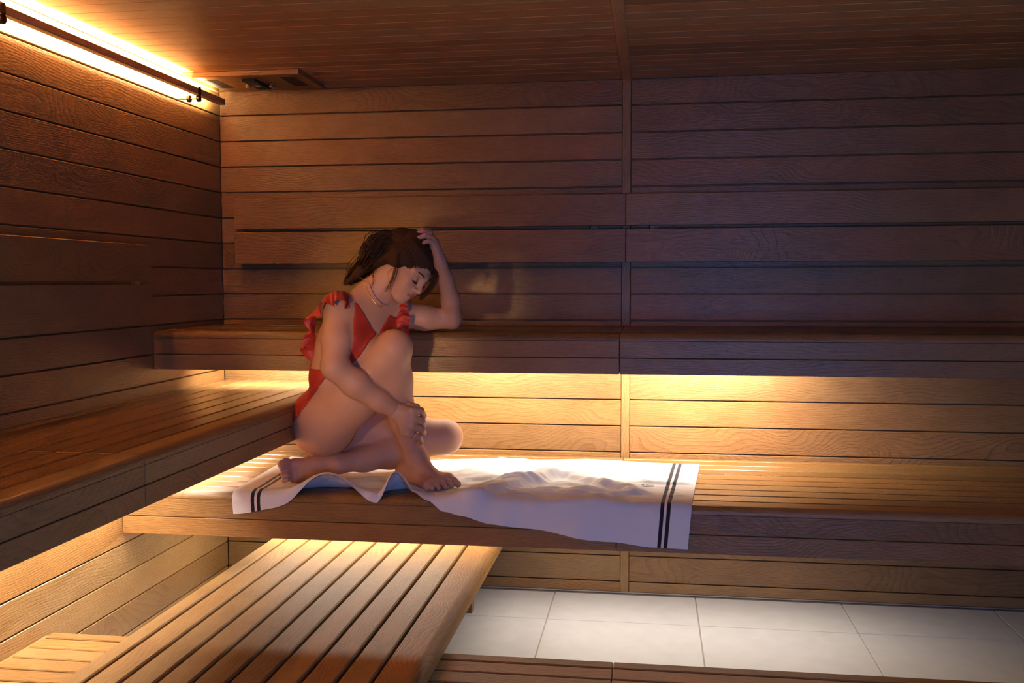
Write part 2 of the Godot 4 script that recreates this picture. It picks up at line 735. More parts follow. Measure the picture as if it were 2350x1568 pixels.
func curve_pts(ctrl: Array, n: int) -> Array:
	var out := []
	var m := ctrl.size()
	for i in n:
		var t := float(i) / (n - 1) * (m - 1)
		var k := mini(int(t), m - 2)
		var f := t - k
		var p0: Vector3 = ctrl[maxi(k - 1, 0)]
		var p1: Vector3 = ctrl[k]
		var p2: Vector3 = ctrl[k + 1]
		var p3: Vector3 = ctrl[mini(k + 2, m - 1)]
		out.append(p1.cubic_interpolate(p2, p0, p3, f))
	return out

func build_person() -> void:
	var o := thing("person", "person in a red ruffled swimsuit sitting on the towel with knee drawn up", "person", W(0.75, 0.57, 0.45))
	var sh := o.position
	var skin_c := Color(0.50, 0.265, 0.165)
	# joints, from the photograph and the depth each limb has on the bench
	var hip_r := J(742, 972, 0.77)
	var hip_l := J(800, 985, 0.56)
	var knee_r := J(902, 800, 0.88)
	var ank_r := J(955, 1050, 0.71)
	var knee_l := J(1020, 1003, 0.46)
	var ank_l := J(778, 1064, 0.69)
	var sho_r := J(780, 716, 0.885)
	var elb_r := J(767, 842, 0.99)
	var wri_r := J(910, 944, 0.86)
	var sho_l := J(920, 722, 0.68)
	var elb_l := J(1038, 733, 0.62)
	var wri_l := J(1012, 606, 0.79)
	var waist := J(775, 852, 0.795)
	var chest := J(822, 765, 0.80)
	var nbase := J(842, 695, 0.78)
	var nup := J(893, 640, 0.765)
	# frames of the trunk
	var lat_p := (hip_r - hip_l).normalized()
	lat_p = Vector3(-0.25, 0.0, 1.0).normalized()
	var up_p := (waist - J(750, 955, 0.72)).normalized()
	var fw_p := up_p.cross(lat_p).normalized()
	lat_p = fw_p.cross(up_p).normalized()
	var bp := Basis(fw_p, up_p, lat_p)
	var lat_c := (sho_r - sho_l)
	var up_c := (nbase - waist).normalized()
	var fw_c := up_c.cross(lat_c).normalized()
	lat_c = fw_c.cross(up_c).normalized()
	var bc := Basis(fw_c, up_c, lat_c)
	var f := Field.new()
	f.setup(W(0.45, 0.52, 0.36), W(1.32, 1.46, 1.10), 0.0075)
	# trunk
	f.ell(J(750, 952, 0.70), Vector3(0.090, 0.105, 0.150), bp, 0.02)
	f.ell(J(740, 976, 0.755), Vector3(0.106, 0.104, 0.085), bp, 0.05)
	f.ell(J(775, 985, 0.57), Vector3(0.10, 0.10, 0.085), bp, 0.05)
	f.ell(waist, Vector3(0.078, 0.11, 0.115), bp, 0.06)
	f.ell(J(800, 805, 0.80), Vector3(0.084, 0.09, 0.120), bc, 0.06)
	f.ell(chest, Vector3(0.092, 0.115, 0.135), bc, 0.05)
	f.ell(chest + fw_c * 0.062 + lat_c * 0.065 - up_c * 0.02, Vector3(0.052, 0.055, 0.055), bc, 0.035)
	f.ell(chest + fw_c * 0.062 - lat_c * 0.065 - up_c * 0.02, Vector3(0.052, 0.055, 0.055), bc, 0.035)
	f.capsule(sho_r - lat_c * 0.03, sho_l + lat_c * 0.03, 0.048, 0.046, 0.05)
	f.capsule(nbase, nup, 0.054, 0.049, 0.045)
	f.capsule(nup, nup.lerp(J(905, 622, 0.765), 1.0), 0.049, 0.047, 0.03)
	f.capsule(nbase.lerp(nup, 0.35) - fw_c * 0.02, sho_r - lat_c * 0.015, 0.030, 0.036, 0.05)
	f.capsule(nbase.lerp(nup, 0.35) - fw_c * 0.02, sho_l + lat_c * 0.015, 0.030, 0.034, 0.05)
	# collar bones and the throat tendon
	f.capsule(nbase + fw_c * 0.052 - up_c * 0.005, sho_r + fw_c * 0.028, 0.009, 0.010, 0.025)
	f.capsule(nbase + fw_c * 0.052 - up_c * 0.005, sho_l + fw_c * 0.028, 0.009, 0.010, 0.025)
	f.capsule(nbase + fw_c * 0.050, nup + lat_c * 0.035, 0.012, 0.012, 0.02)
	# drawn-up leg
	var lr := f.twin()
	lr.capsule(hip_r, J(812, 905, 0.825), 0.108, 0.096, 0.03)
	lr.capsule(J(812, 905, 0.825), J(880, 826, 0.868), 0.094, 0.066, 0.03)
	lr.capsule(J(880, 826, 0.868), knee_r, 0.062, 0.056, 0.03)
	lr.ell(knee_r + Vector3(0.012, 0.006, 0.0), Vector3(0.05, 0.05, 0.047), Basis.IDENTITY, 0.03)
	lr.capsule(knee_r, J(904, 872, 0.825), 0.052, 0.060, 0.03)
	lr.capsule(J(904, 872, 0.825), J(926, 968, 0.76), 0.060, 0.046, 0.03)
	lr.capsule(J(926, 968, 0.76), ank_r, 0.046, 0.0350, 0.02)
	# folded leg
	var ll := f.twin()
	ll.capsule(hip_l, J(905, 992, 0.50), 0.095, 0.078, 0.03)
	ll.capsule(J(905, 992, 0.50), knee_l, 0.078, 0.060, 0.03)
	ll.ell(knee_l + Vector3(0.012, 0.0, 0.0), Vector3(0.052, 0.056, 0.05), Basis.IDENTITY, 0.03)
	ll.capsule(knee_l, J(900, 1040, 0.56), 0.052, 0.055, 0.03)
	ll.capsule(J(900, 1040, 0.56), J(835, 1054, 0.63), 0.055, 0.045, 0.03)
	ll.capsule(J(835, 1054, 0.63), ank_l, 0.045, 0.0325, 0.02)
	# near arm
	var ar := f.twin()
	ar.ell(sho_r, Vector3(0.053, 0.056, 0.053), Basis.IDENTITY, 0.02)
	ar.capsule(sho_r, J(774, 780, 0.94), 0.052, 0.051, 0.02)
	ar.capsule(J(774, 780, 0.94), elb_r, 0.051, 0.043, 0.02)
	ar.capsule(elb_r, J(815, 880, 0.95), 0.042, 0.046, 0.02)
	ar.capsule(J(815, 880, 0.95), J(868, 918, 0.90), 0.046, 0.036, 0.02)
	ar.capsule(J(868, 918, 0.90), wri_r, 0.036, 0.0285, 0.02)
	# far arm
	var al := f.twin()
	al.ell(sho_l, Vector3(0.047, 0.048, 0.047), Basis.IDENTITY, 0.02)
	al.capsule(sho_l, J(975, 730, 0.655), 0.045, 0.043, 0.02)
	al.capsule(J(975, 730, 0.655), elb_l, 0.042, 0.035, 0.02)
	al.capsule(elb_l, J(1034, 690, 0.675), 0.033, 0.033, 0.015)
	al.capsule(J(1034, 690, 0.675), J(1022, 640, 0.735), 0.032, 0.026, 0.015)
	al.capsule(J(1022, 640, 0.735), wri_l, 0.026, 0.0205, 0.015)
	var core := f.twin()
	core.d = f.d.duplicate()
	f.join(lr, 0.035)
	f.join(ll, 0.02)
	var trunk := f.twin()
	var hip_y := J(748, 842, 0.80).y
	for i in f.d.size():
		# the suit ends where the thighs begin; the outer hip is cut separately
		var py := f.o.y + f.c * ((i / f.nz) % f.ny)
		var cutr := core.d[i] - lr.d[i] - 0.004 if py > hip_y else -1.0
		trunk.d[i] = maxf(f.d[i] - 0.005, maxf(cutr, core.d[i] - ll.d[i] - 0.004) * 0.7)
	f.join(ar, 0.012)
	f.join(al, 0.03)
	var skin := func(_p: Vector3) -> Color: return skin_c
	var st := SurfaceTool.new()
	st.begin(Mesh.PRIMITIVE_TRIANGLES)
	var base := f.net(0.0, st, sh, 0, skin)
	base = person_feet(st, sh, base, skin, ank_r, ank_l)
	base = person_hands(st, sh, base, skin, wri_r, wri_l)
	# head
	var hs := 0.935
	var hf := Vector3(0.65, -0.65, 0.38).normalized()
	var hu := Vector3(0.72, 0.69, 0.03)
	hu = (hu - hf * hu.dot(hf)).normalized()
	var hr := hf.cross(hu).normalized()
	var hb := Basis(hr, hu, hf)
	var hc := J(936, 614, 0.765)
	base = person_head(st, sh, base, skin_c, hb, hc, hs)
	var sm := StandardMaterial3D.new()
	sm.vertex_color_use_as_albedo = true
	sm.albedo_color = Color.WHITE
	sm.roughness = 0.52
	sm.metallic_specular = 0.4
	put("body", st.commit(), sm, o, sh)
	person_hair(o, hb, hc, hs)
	person_face_details(o, hb, hc, hs)
	person_suit(o, trunk, lat_c, fw_c, up_c, sho_r, sho_l, chest, hip_r, (knee_r - hip_r).normalized(), hip_l, (knee_l - hip_l).normalized())
	# necklace and ring
	var gold := flat(Color(0.85, 0.6, 0.28), 0.25, 1.0)
	var ns := SurfaceTool.new()
	ns.begin(Mesh.PRIMITIVE_TRIANGLES)
	var np := curve_pts([J(822, 634, 0.78), J(836, 645, 0.845), J(845, 668, 0.87), J(858, 692, 0.875), J(872, 704, 0.865), J(880, 700, 0.845)], 40)
	var nr := []
	for i in 40:
		nr.append(0.0017)
	tube(ns, np.map(func(p): return p - sh), nr, 6, 0)
	put("necklace", ns.commit(), gold, o, sh)
	person_ring(o, sh, gold)

func person_ring(o: Node3D, sh: Vector3, mat: Material) -> void:
	var ax := (J(961, 1004, 0.840) - J(938, 994, 0.867)).normalized()
	var t := TorusMesh.new()
	t.inner_radius = 0.0118
	t.outer_radius = 0.0142
	t.rings = 32
	t.ring_segments = 8
	var r := put("finger_ring", t, mat, o, J(949, 999, 0.855))
	var xx := ax.cross(Vector3.UP).normalized()
	r.basis = Basis(xx, ax, xx.cross(ax))

func person_feet(st: SurfaceTool, sh: Vector3, base: int, skin: Callable, ank_r: Vector3, ank_l: Vector3) -> int:
	var f := Field.new()
	f.setup(W(0.98, 0.545, 0.55), W(1.36, 0.75, 0.95), 0.0042)
	var fy := 0.575
	var heel := W(1.045, fy + 0.028, 0.66)
	var bi := W(1.235, fy + 0.022, 0.755)
	var bo := W(1.175, fy + 0.014, 0.835)
	f.capsule(ank_r.lerp(J(926, 968, 0.76), 0.55), ank_r, 0.0415, 0.0365, 0.01)
	f.capsule(ank_r, heel, 0.035, 0.030, 0.025)
	f.capsule(ank_r + Vector3(0.005, -0.01, 0.004), bi.lerp(bo, 0.35) + Vector3(-0.02, 0.008, 0), 0.034, 0.022, 0.03)
	f.capsule(heel, bi, 0.026, 0.019, 0.03)
	f.capsule(heel, bo, 0.025, 0.015, 0.03)
	f.capsule(bi, bo, 0.019, 0.014, 0.02)
	var dirv := (W(1.31, 0, 0.805) - W(1.235, 0, 0.755)).normalized()
	for i in 5:
		var t := i / 4.0
		var r: float = [0.0130, 0.0098, 0.0092, 0.0086, 0.0080][i]
		var l: float = [0.048, 0.044, 0.038, 0.032, 0.027][i]
		var p0: Vector3 = bi.lerp(bo, t) + Vector3(0, -0.002, 0)
		var dd := (dirv + Vector3(-0.12, 0, 0.10) * t).normalized()
		var p1 := p0 + dd * l * 0.6 + Vector3(0, 0.002, 0)
		var p2 := p0 + dd * l
		p2.y = W(0, fy, 0).y + r * 0.75
		f.capsule(p0, p1, r * 1.05, r, 0.006)
		f.capsule(p1, p2, r, r * 0.95, 0.003)
	base = f.net(0.0, st, sh, base, skin)
	# the tucked foot lies on its side, toes to the left
	var g := Field.new()
	g.setup(W(0.50, 0.545, 0.52), W(0.92, 0.71, 0.90), 0.0042)
	var b0 := J(676, 1066, 0.735)
	var b1 := J(676, 1099, 0.745)
	g.capsule(ank_l.lerp(J(835, 1054, 0.63), 0.55), ank_l, 0.0395, 0.0345, 0.01)
	g.capsule(ank_l, J(735, 1070, 0.70), 0.034, 0.029, 0.02)
	g.capsule(J(765, 1056, 0.685), J(700, 1070, 0.72), 0.027, 0.023, 0.025)
	g.capsule(J(735, 1070, 0.70), b0, 0.028, 0.020, 0.025)
	g.capsule(J(735, 1078, 0.70), b1, 0.026, 0.014, 0.025)
	g.capsule(b0, b1, 0.018, 0.013, 0.015)
	for i in 5:
		var t := i / 4.0
		var r: float = [0.0130, 0.0086, 0.0080, 0.0076, 0.0072][i]
		var a: Vector3 = b0.lerp(b1, t)
		var m := J(656 + 1.0 * i, 1059 + 10.6 * i, 0.765 + 0.004 * i)
		var e := J(644 + 1.5 * i, 1066 + 9.6 * i, 0.785)
		g.capsule(a, m, r * 1.1, r, 0.003)
		g.capsule(m, e, r, r * 0.95, 0.0015)
	return g.net(0.0, st, sh, base, skin)

func person_hands(st: SurfaceTool, sh: Vector3, base: int, skin: Callable, wri_r: Vector3, wri_l: Vector3) -> int:
	var f := Field.new()
	f.setup(W(0.93, 0.62, 0.68), W(1.24, 0.92, 0.97), 0.0035)
	# near hand closed round the shin
	f.capsule(J(896, 934, 0.865), wri_r, 0.030, 0.0275, 0.01)
	f.capsule(wri_r, J(930, 950, 0.860), 0.026, 0.022, 0.015)
	f.capsule(wri_r, J(930, 972, 0.860), 0.025, 0.023, 0.015)
	f.capsule(J(930, 948, 0.862), J(928, 990, 0.860), 0.022, 0.018, 0.018)
	var kn := [[947, 944], [949, 960], [946, 978], [938, 994]]
	var md := [[966, 943], [968, 966], [968, 986], [961, 1004]]
	var tp := [[972, 955], [973, 975], [972, 993], [966, 1014]]
	for i in 4:
		var r: float = [0.0122, 0.0126, 0.0122, 0.0108][i]
		var k0 := J(kn[i][0], kn[i][1], 0.867)
		f.capsule(J(928, 952 + i * 12, 0.863), k0, r * 1.35, r * 1.2, 0.010)
		f.capsule(k0, J(md[i][0], md[i][1], 0.840), r * 1.12, r, 0.003)
		f.capsule(J(md[i][0], md[i][1], 0.840), J(tp[i][0], tp[i][1], 0.800), r, r * 0.9, 0.003)
		f.capsule(J(tp[i][0], tp[i][1], 0.800), J(tp[i][0] - 6, tp[i][1] + 5, 0.770), r * 0.9, r * 0.8, 0.003)
	f.capsule(J(922, 944, 0.855), J(938, 930, 0.840), 0.0145, 0.012, 0.012)
	f.capsule(J(938, 930, 0.840), J(958, 933, 0.805), 0.0115, 0.010, 0.003)
	base = f.net(0.0, st, sh, base, skin)
	# far hand on the crown
	var g := Field.new()
	g.setup(W(1.00, 1.34, 0.64), W(1.24, 1.58, 0.92), 0.0035)
	g.capsule(J(1018, 622, 0.762), wri_l, 0.0225, 0.0205, 0.01)
	g.capsule(wri_l, J(1000, 572, 0.790), 0.0195, 0.019, 0.015)
	g.capsule(wri_l, J(1001, 572, 0.760), 0.0185, 0.018, 0.015)
	g.capsule(J(995, 556, 0.795), J(998, 556, 0.740), 0.0165, 0.0155, 0.015)
	var kk := [[996, 559, 0.805], [991, 548, 0.785], [986, 538, 0.760], [986, 534, 0.735]]
	var mm := [[984, 553, 0.817], [976, 541, 0.800], [970, 532, 0.775], [968, 529, 0.745]]
	var tt := [[973, 557, 0.820], [962, 546, 0.805], [954, 538, 0.780], [953, 534, 0.750]]
	for i in 4:
		var r: float = [0.0083, 0.0096, 0.0100, 0.0096][i]
		var a := J(kk[i][0], kk[i][1], kk[i][2])
		var b := J(mm[i][0], mm[i][1], mm[i][2])
		var c := J(tt[i][0], tt[i][1], tt[i][2])
		g.capsule(J(1000, 575, 0.790 - 0.012 * i), a, r * 1.5, r * 1.15, 0.008)
		g.capsule(a, b, r * 1.08, r, 0.003)
		g.capsule(b, c, r, r * 0.85, 0.003)
	g.capsule(J(1002, 585, 0.765), J(992, 570, 0.735), 0.013, 0.011, 0.01)
	g.capsule(J(992, 570, 0.735), J(980, 556, 0.725), 0.0105, 0.009, 0.003)
	return g.net(0.0, st, sh, base, skin)

func person_head(st: SurfaceTool, sh: Vector3, base: int, skin_c: Color, hb: Basis, hc: Vector3, hs: float) -> int:
	var f := Field.new()
	f.setup(hc - Vector3.ONE * 0.155 * hs, hc + Vector3.ONE * 0.155 * hs, 0.003)
	var P := func(x: float, y: float, z: float) -> Vector3: return hc + hb * (Vector3(x, y, z) * hs)
	var R := func(x: float, y: float, z: float) -> Vector3: return Vector3(x, y, z) * hs
	f.ell(P.call(0, 0.035, -0.012), R.call(0.073, 0.083, 0.094), hb, 0.02)
	f.ell(P.call(0, -0.025, 0.034), R.call(0.060, 0.080, 0.056), hb, 0.03)
	f.capsule(P.call(0, -0.05, -0.03), P.call(0, -0.10, -0.05), 0.040 * hs, 0.036 * hs, 0.03)
	for s in [-1.0, 1.0]:
		f.capsule(P.call(0.050 * s, -0.052, 0.008), P.call(0.020 * s, -0.092, 0.062), 0.020 * hs, 0.017 * hs, 0.025)
		f.ell(P.call(0.040 * s, -0.018, 0.060), R.call(0.021, 0.020, 0.021), hb, 0.022)
		f.ell(P.call(0.030 * s, -0.048, 0.066), R.call(0.021, 0.024, 0.018), hb, 0.022)
		f.capsule(P.call(0.010 * s, 0.024, 0.084), P.call(0.046 * s, 0.022, 0.066), 0.010 * hs, 0.009 * hs, 0.015)
	f.ell(P.call(0, -0.094, 0.072), R.call(0.021, 0.017, 0.018), hb, 0.02)
	# eye hollows, then the closed lids
	for s in [-1.0, 1.0]:
		f.ell(P.call(0.030 * s, 0.004, 0.094), R.call(0.019, 0.013, 0.017), hb, 0.012, true)
		f.ell(P.call(0.0305 * s, 0.001, 0.0735), R.call(0.0150, 0.0125, 0.0125), hb, 0.004)
	# nose
	f.capsule(P.call(0, 0.014, 0.087), P.call(0, -0.022, 0.104), 0.0075 * hs, 0.0090 * hs, 0.010)
	f.ell(P.call(0, -0.029, 0.107), R.call(0.0105, 0.0098, 0.0110), hb, 0.008)
	for s in [-1.0, 1.0]:
		f.ell(P.call(0.0125 * s, -0.033, 0.095), R.call(0.0072, 0.0075, 0.0105), hb, 0.006)
		f.ell(P.call(0.0065 * s, -0.040, 0.102), R.call(0.0036, 0.0032, 0.0048), hb, 0.002, true)
	# mouth
	f.ell(P.call(0, -0.058, 0.074), R.call(0.030, 0.024, 0.020), hb, 0.015)
	for s in [-1.0, 1.0]:
		f.capsule(P.call(0.004 * s, -0.0550, 0.0925), P.call(0.026 * s, -0.0545, 0.0800), 0.0044 * hs, 0.0020 * hs, 0.004)
		f.capsule(P.call(0.0, -0.0660, 0.0915), P.call(0.023 * s, -0.0595, 0.0805), 0.0056 * hs, 0.0020 * hs, 0.004)
	f.ell(P.call(0, -0.0600, 0.0985), R.call(0.024, 0.0011, 0.0070), hb, 0.002, true)
	for s in [-1.0, 1.0]:
		f.ell(P.call(0.0285 * s, -0.0560, 0.0815), R.call(0.0075, 0.0012, 0.0050), hb, 0.002, true)
	# ears
	for s in [-1.0, 1.0]:
		f.ell(P.call(0.073 * s, -0.004, -0.008), R.call(0.009, 0.029, 0.018), hb, 0.006)
		f.ell(P.call(0.081 * s, -0.002, -0.004), R.call(0.006, 0.017, 0.010), hb, 0.004, true)
	var lip := Color(0.36, 0.135, 0.10)
	var flush := Color(0.45, 0.185, 0.12)
	var colr := func(p: Vector3) -> Color:
		var q: Vector3 = hb.transposed() * (p - hc) / hs
		var c := skin_c
		var m := Vector2(q.x / 0.026, (q.y + 0.0600) / 0.0088).length()
		if q.z > 0.072 and m < 1.1:
			c = c.lerp(lip, clampf((1.1 - m) / 0.25, 0.0, 1.0))
		var ch := Vector2((absf(q.x) - 0.043) / 0.022, (q.y + 0.024) / 0.02).length()
		if q.z > 0.02 and ch < 1.0:
			c = c.lerp(flush, (1.0 - ch) * 0.6)
		return c
	return f.net(0.0, st, sh, base, colr)

func person_hair(o: Node3D, hb: Basis, hc: Vector3, hs: float) -> void:
	var sh := o.position
	var P := func(x: float, y: float, z: float) -> Vector3: return hc + hb * (Vector3(x, y, z) * hs)
	var R := func(x: float, y: float, z: float) -> Vector3: return Vector3(x, y, z) * hs
	var f := Field.new()
	f.setup(hc - Vector3(0.30, 0.17, 0.17), hc + Vector3(0.17, 0.17, 0.17), 0.004)
	f.ell(P.call(0, 0.042, -0.016), R.call(0.083, 0.089, 0.102), hb, 0.02)
	# the face and neck stay free
	f.ell(P.call(0, -0.045, 0.085), R.call(0.085, 0.112, 0.078), hb, 0.012, true)
	f.ell(P.call(0, -0.10, -0.01), R.call(0.12, 0.075, 0.10), hb, 0.012, true)
	f.ell(P.call(0.073, 0.004, -0.014), R.call(0.016, 0.034, 0.032), hb, 0.015)
	# hair gathered to the back and hanging behind the neck
	f.capsule(P.call(0.03, 0.05, -0.085), J(872, 566, 0.740), 0.045, 0.036, 0.03)
	f.capsule(J(872, 566, 0.740), J(850, 598, 0.745), 0.036, 0.030, 0.03)
	f.capsule(J(850, 598, 0.745), J(820, 630, 0.740), 0.028, 0.016, 0.02)
	f.capsule(J(820, 630, 0.740), J(794, 650, 0.735), 0.015, 0.005, 0.01)
	f.capsule(P.call(0.070, 0.02, -0.03), J(868, 606, 0.785), 0.020, 0.020, 0.02)
	var st := SurfaceTool.new()
	st.begin(Mesh.PRIMITIVE_TRIANGLES)
	var dark := Color.WHITE
	var base := f.net(0.0, st, sh, 0, func(_p): return dark)
	var hm := flat(Color(0.040, 0.018, 0.0095), 0.65)
	hm.metallic_specular = 0.25
	var hair := put("hair", st.commit(), hm, o, sh)
	# strands over the mass
	var ss := SurfaceTool.new()
	ss.begin(Mesh.PRIMITIVE_TRIANGLES)
	base = 0
	var r2 := RandomNumberGenerator.new()
	r2.seed = 77
	for i in 1000:
		# start on the front of the crown, run back over the skull to the gathered hair
		var a := r2.randf_range(-1.25, 1.75)
		var el := r2.randf_range(-0.1, 1.1)
		var dirv := Vector3(sin(a) * cos(el * 0.4), 0.35 + 0.8 * cos(a) * 0.8, 0.55 - 0.9 * el).normalized()
		if i % 2 == 0:
			var be := r2.randf_range(-0.1, 1.5)
			dirv = Vector3(cos(be), sin(be), r2.randf_range(-0.3, 0.75)).normalized()
		var rad: Vector3 = R.call(0.0855, 0.0915, 0.1045)
		var p0: Vector3 = P.call(0, 0.042, -0.016) + hb * (dirv * rad)
		var d2 := (dirv + Vector3(0.25, 0.0, -0.9)).normalized()
		var p1: Vector3 = P.call(0, 0.042, -0.016) + hb * (d2 * rad * 1.01)
		var j := Vector3(r2.randfn(), r2.randfn(), r2.randfn())
		var p2: Vector3 = J(874, 562, 0.760) + j * 0.018
		var p3: Vector3 = J(848, 598, 0.760) + j * 0.015
		var p4: Vector3 = J(818 + r2.randf_range(-12, 10), 632 + r2.randf_range(-8, 8), 0.48) + j * 0.009
		var ctrl := [p0, p1, p2]
		if r2.randf() < 0.6:
			ctrl += [p3, p4]
			if r2.randf() < 0.5:
				ctrl.append(J(796 + r2.randf_range(-8, 14), 650 + r2.randf_range(-6, 4), 0.47) + j * 0.004)
		var pts := curve_pts(ctrl, 14)
		var rs := []
		for k in 14:
			rs.append(0.0016 * (1.0 - 0.75 * absf(k / 13.0 * 2.0 - 1.0)))
		base = tube(ss, pts.map(func(p): return p - sh), rs, 4, base)
	# fine hair lying back from the hairline
	var face_c := Vector3(0, -0.045, 0.085)
	var face_r := Vector3(0.085, 0.112, 0.078)
	var rad2 := Vector3(0.0855, 0.0915, 0.1045)
	for i in 420:
		var ph := r2.randf_range(-0.7, 1.75)
		var el := 1.4
		while el > -0.3:
			var q := Vector3(sin(ph) * cos(el), sin(el), cos(ph) * cos(el)) * rad2 + Vector3(0, 0.042, -0.016)
			if ((q - face_c) / face_r).length() < 1.0:
				break
			el -= 0.02
		el -= r2.randf_range(0.0, 0.07)
		var cc := []
		for k in 5:
			var e2 := el + (0.20 - 0.025 * k) * k
			var ph2 := ph + 0.42 * k
			var lift := 0.99 + 0.012 * minf(k, 2)
			cc.append(P.call(0, 0.042, -0.016) + hb * (Vector3(sin(ph2) * cos(e2), sin(e2), cos(ph2) * cos(e2)) * rad2 * lift * hs))
		var ptsh := curve_pts(cc, 14)
		var rsh := []
		for k in 14:
			rsh.append(0.0012 * (0.35 + 0.65 * sin(PI * k / 13.0)))
		base = tube(ss, ptsh.map(func(p): return p - sh), rsh, 4, base)
	# loose locks: beside the far cheek, in front of the ear and down the neck
	for i in 90:
		var j2 := Vector3(r2.randfn(), r2.randfn(), r2.randfn())
		var t := r2.randf()
		var c2 := [J(984 + 8 * t, 580, 0.770) + j2 * 0.003, J(999, 606 + 5 * t, 0.785) + j2 * 0.003, J(1000 - 6 * t, 640, 0.780) + j2 * 0.003, J(990 - 12 * t, 664, 0.770) + j2 * 0.003, J(966 - 4 * t, 690 - 6 * t, 0.760) + j2 * 0.002]
		var pts2 := curve_pts(c2, 16)
		var rs2 := []
		for k in 16:
			rs2.append(0.0018 * (1.0 - 0.85 * k / 15.0))
		base = tube(ss, pts2.map(func(p): return p - sh), rs2, 4, base)
	for i in 22:
		var j3 := Vector3(r2.randfn(), r2.randfn(), r2.randfn())
		var t2 := r2.randf()
		var c3 := [J(914, 582, 0.845) + j3 * 0.003, J(912 - 3 * t2, 606, 0.857) + j3 * 0.003, J(906 - 5 * t2, 634, 0.862) + j3 * 0.004, J(898 - 8 * t2, 656, 0.858) + j3 * 0.004, J(893 - 14 * t2, 672 - 8 * t2, 0.850) + j3 * 0.003]
		if i % 5 == 0:
			c3 = [J(862, 612, 0.815), J(856, 628, 0.830) + j3 * 0.002, J(860 - 10 * t2, 646, 0.840) + j3 * 0.002, J(846 + 14 * t2, 662, 0.848) + j3 * 0.002]
		var pts3 := curve_pts(c3, 14)
		var rs3 := []
		for k in 14:
			rs3.append(0.0008 * (1.0 - 0.7 * k / 13.0))
		base = tube(ss, pts3.map(func(p): return p - sh), rs3, 4, base)
	var sm := flat(Color(0.050, 0.022, 0.011), 0.6)
	sm.metallic_specular = 0.25
	var str := put("strands", ss.commit(), sm, hair, sh)
	str.set_meta("kind", "stuff")

func person_face_details(o: Node3D, hb: Basis, hc: Vector3, hs: float) -> void:
	var sh := o.position
	var P := func(x: float, y: float, z: float) -> Vector3: return hc + hb * (Vector3(x, y, z) * hs) - sh
	var dk := flat(Color(0.03, 0.014, 0.009), 0.6)
	for s in [-1.0, 1.0]:
		var st := SurfaceTool.new()
		st.begin(Mesh.PRIMITIVE_TRIANGLES)
		var pts := curve_pts([P.call(0.013 * s, 0.023, 0.0945), P.call(0.026 * s, 0.0285, 0.0915), P.call(0.040 * s, 0.029, 0.081), P.call(0.051 * s, 0.021, 0.067)], 18)
		var rs := []
		for k in 18:
			rs.append(0.0021 * sin(PI * (0.15 + 0.8 * k / 17.0)) + 0.0004)
		tube(st, pts, rs, 6, 0)
		put("eyebrow", st.commit(), dk, o, sh)
		var s2 := SurfaceTool.new()
		s2.begin(Mesh.PRIMITIVE_TRIANGLES)
		var b := 0
		var lid := curve_pts([P.call(0.0165 * s, -0.0030, 0.0845), P.call(0.024 * s, -0.0068, 0.0868), P.call(0.032 * s, -0.0080, 0.0866), P.call(0.040 * s, -0.0066, 0.0825), P.call(0.0455 * s, -0.0035, 0.0765)], 24)
		var rl := []
		for k in 24:
			rl.append(0.0008)
		b = tube(s2, lid, rl, 5, b)
		for k in range(3, 24):
			var root: Vector3 = lid[k]
			var out := hb * Vector3(0.25 * s * (k / 23.0), -0.75, 0.55).normalized()
			b = tube(s2, [root, root + out * 0.0045, root + out * 0.008 + hb * Vector3(0, 0.0018, 0.001)], [0.0006, 0.0005, 0.0002], 4, b)
		put("eyelashes", s2.commit(), dk, o, sh)

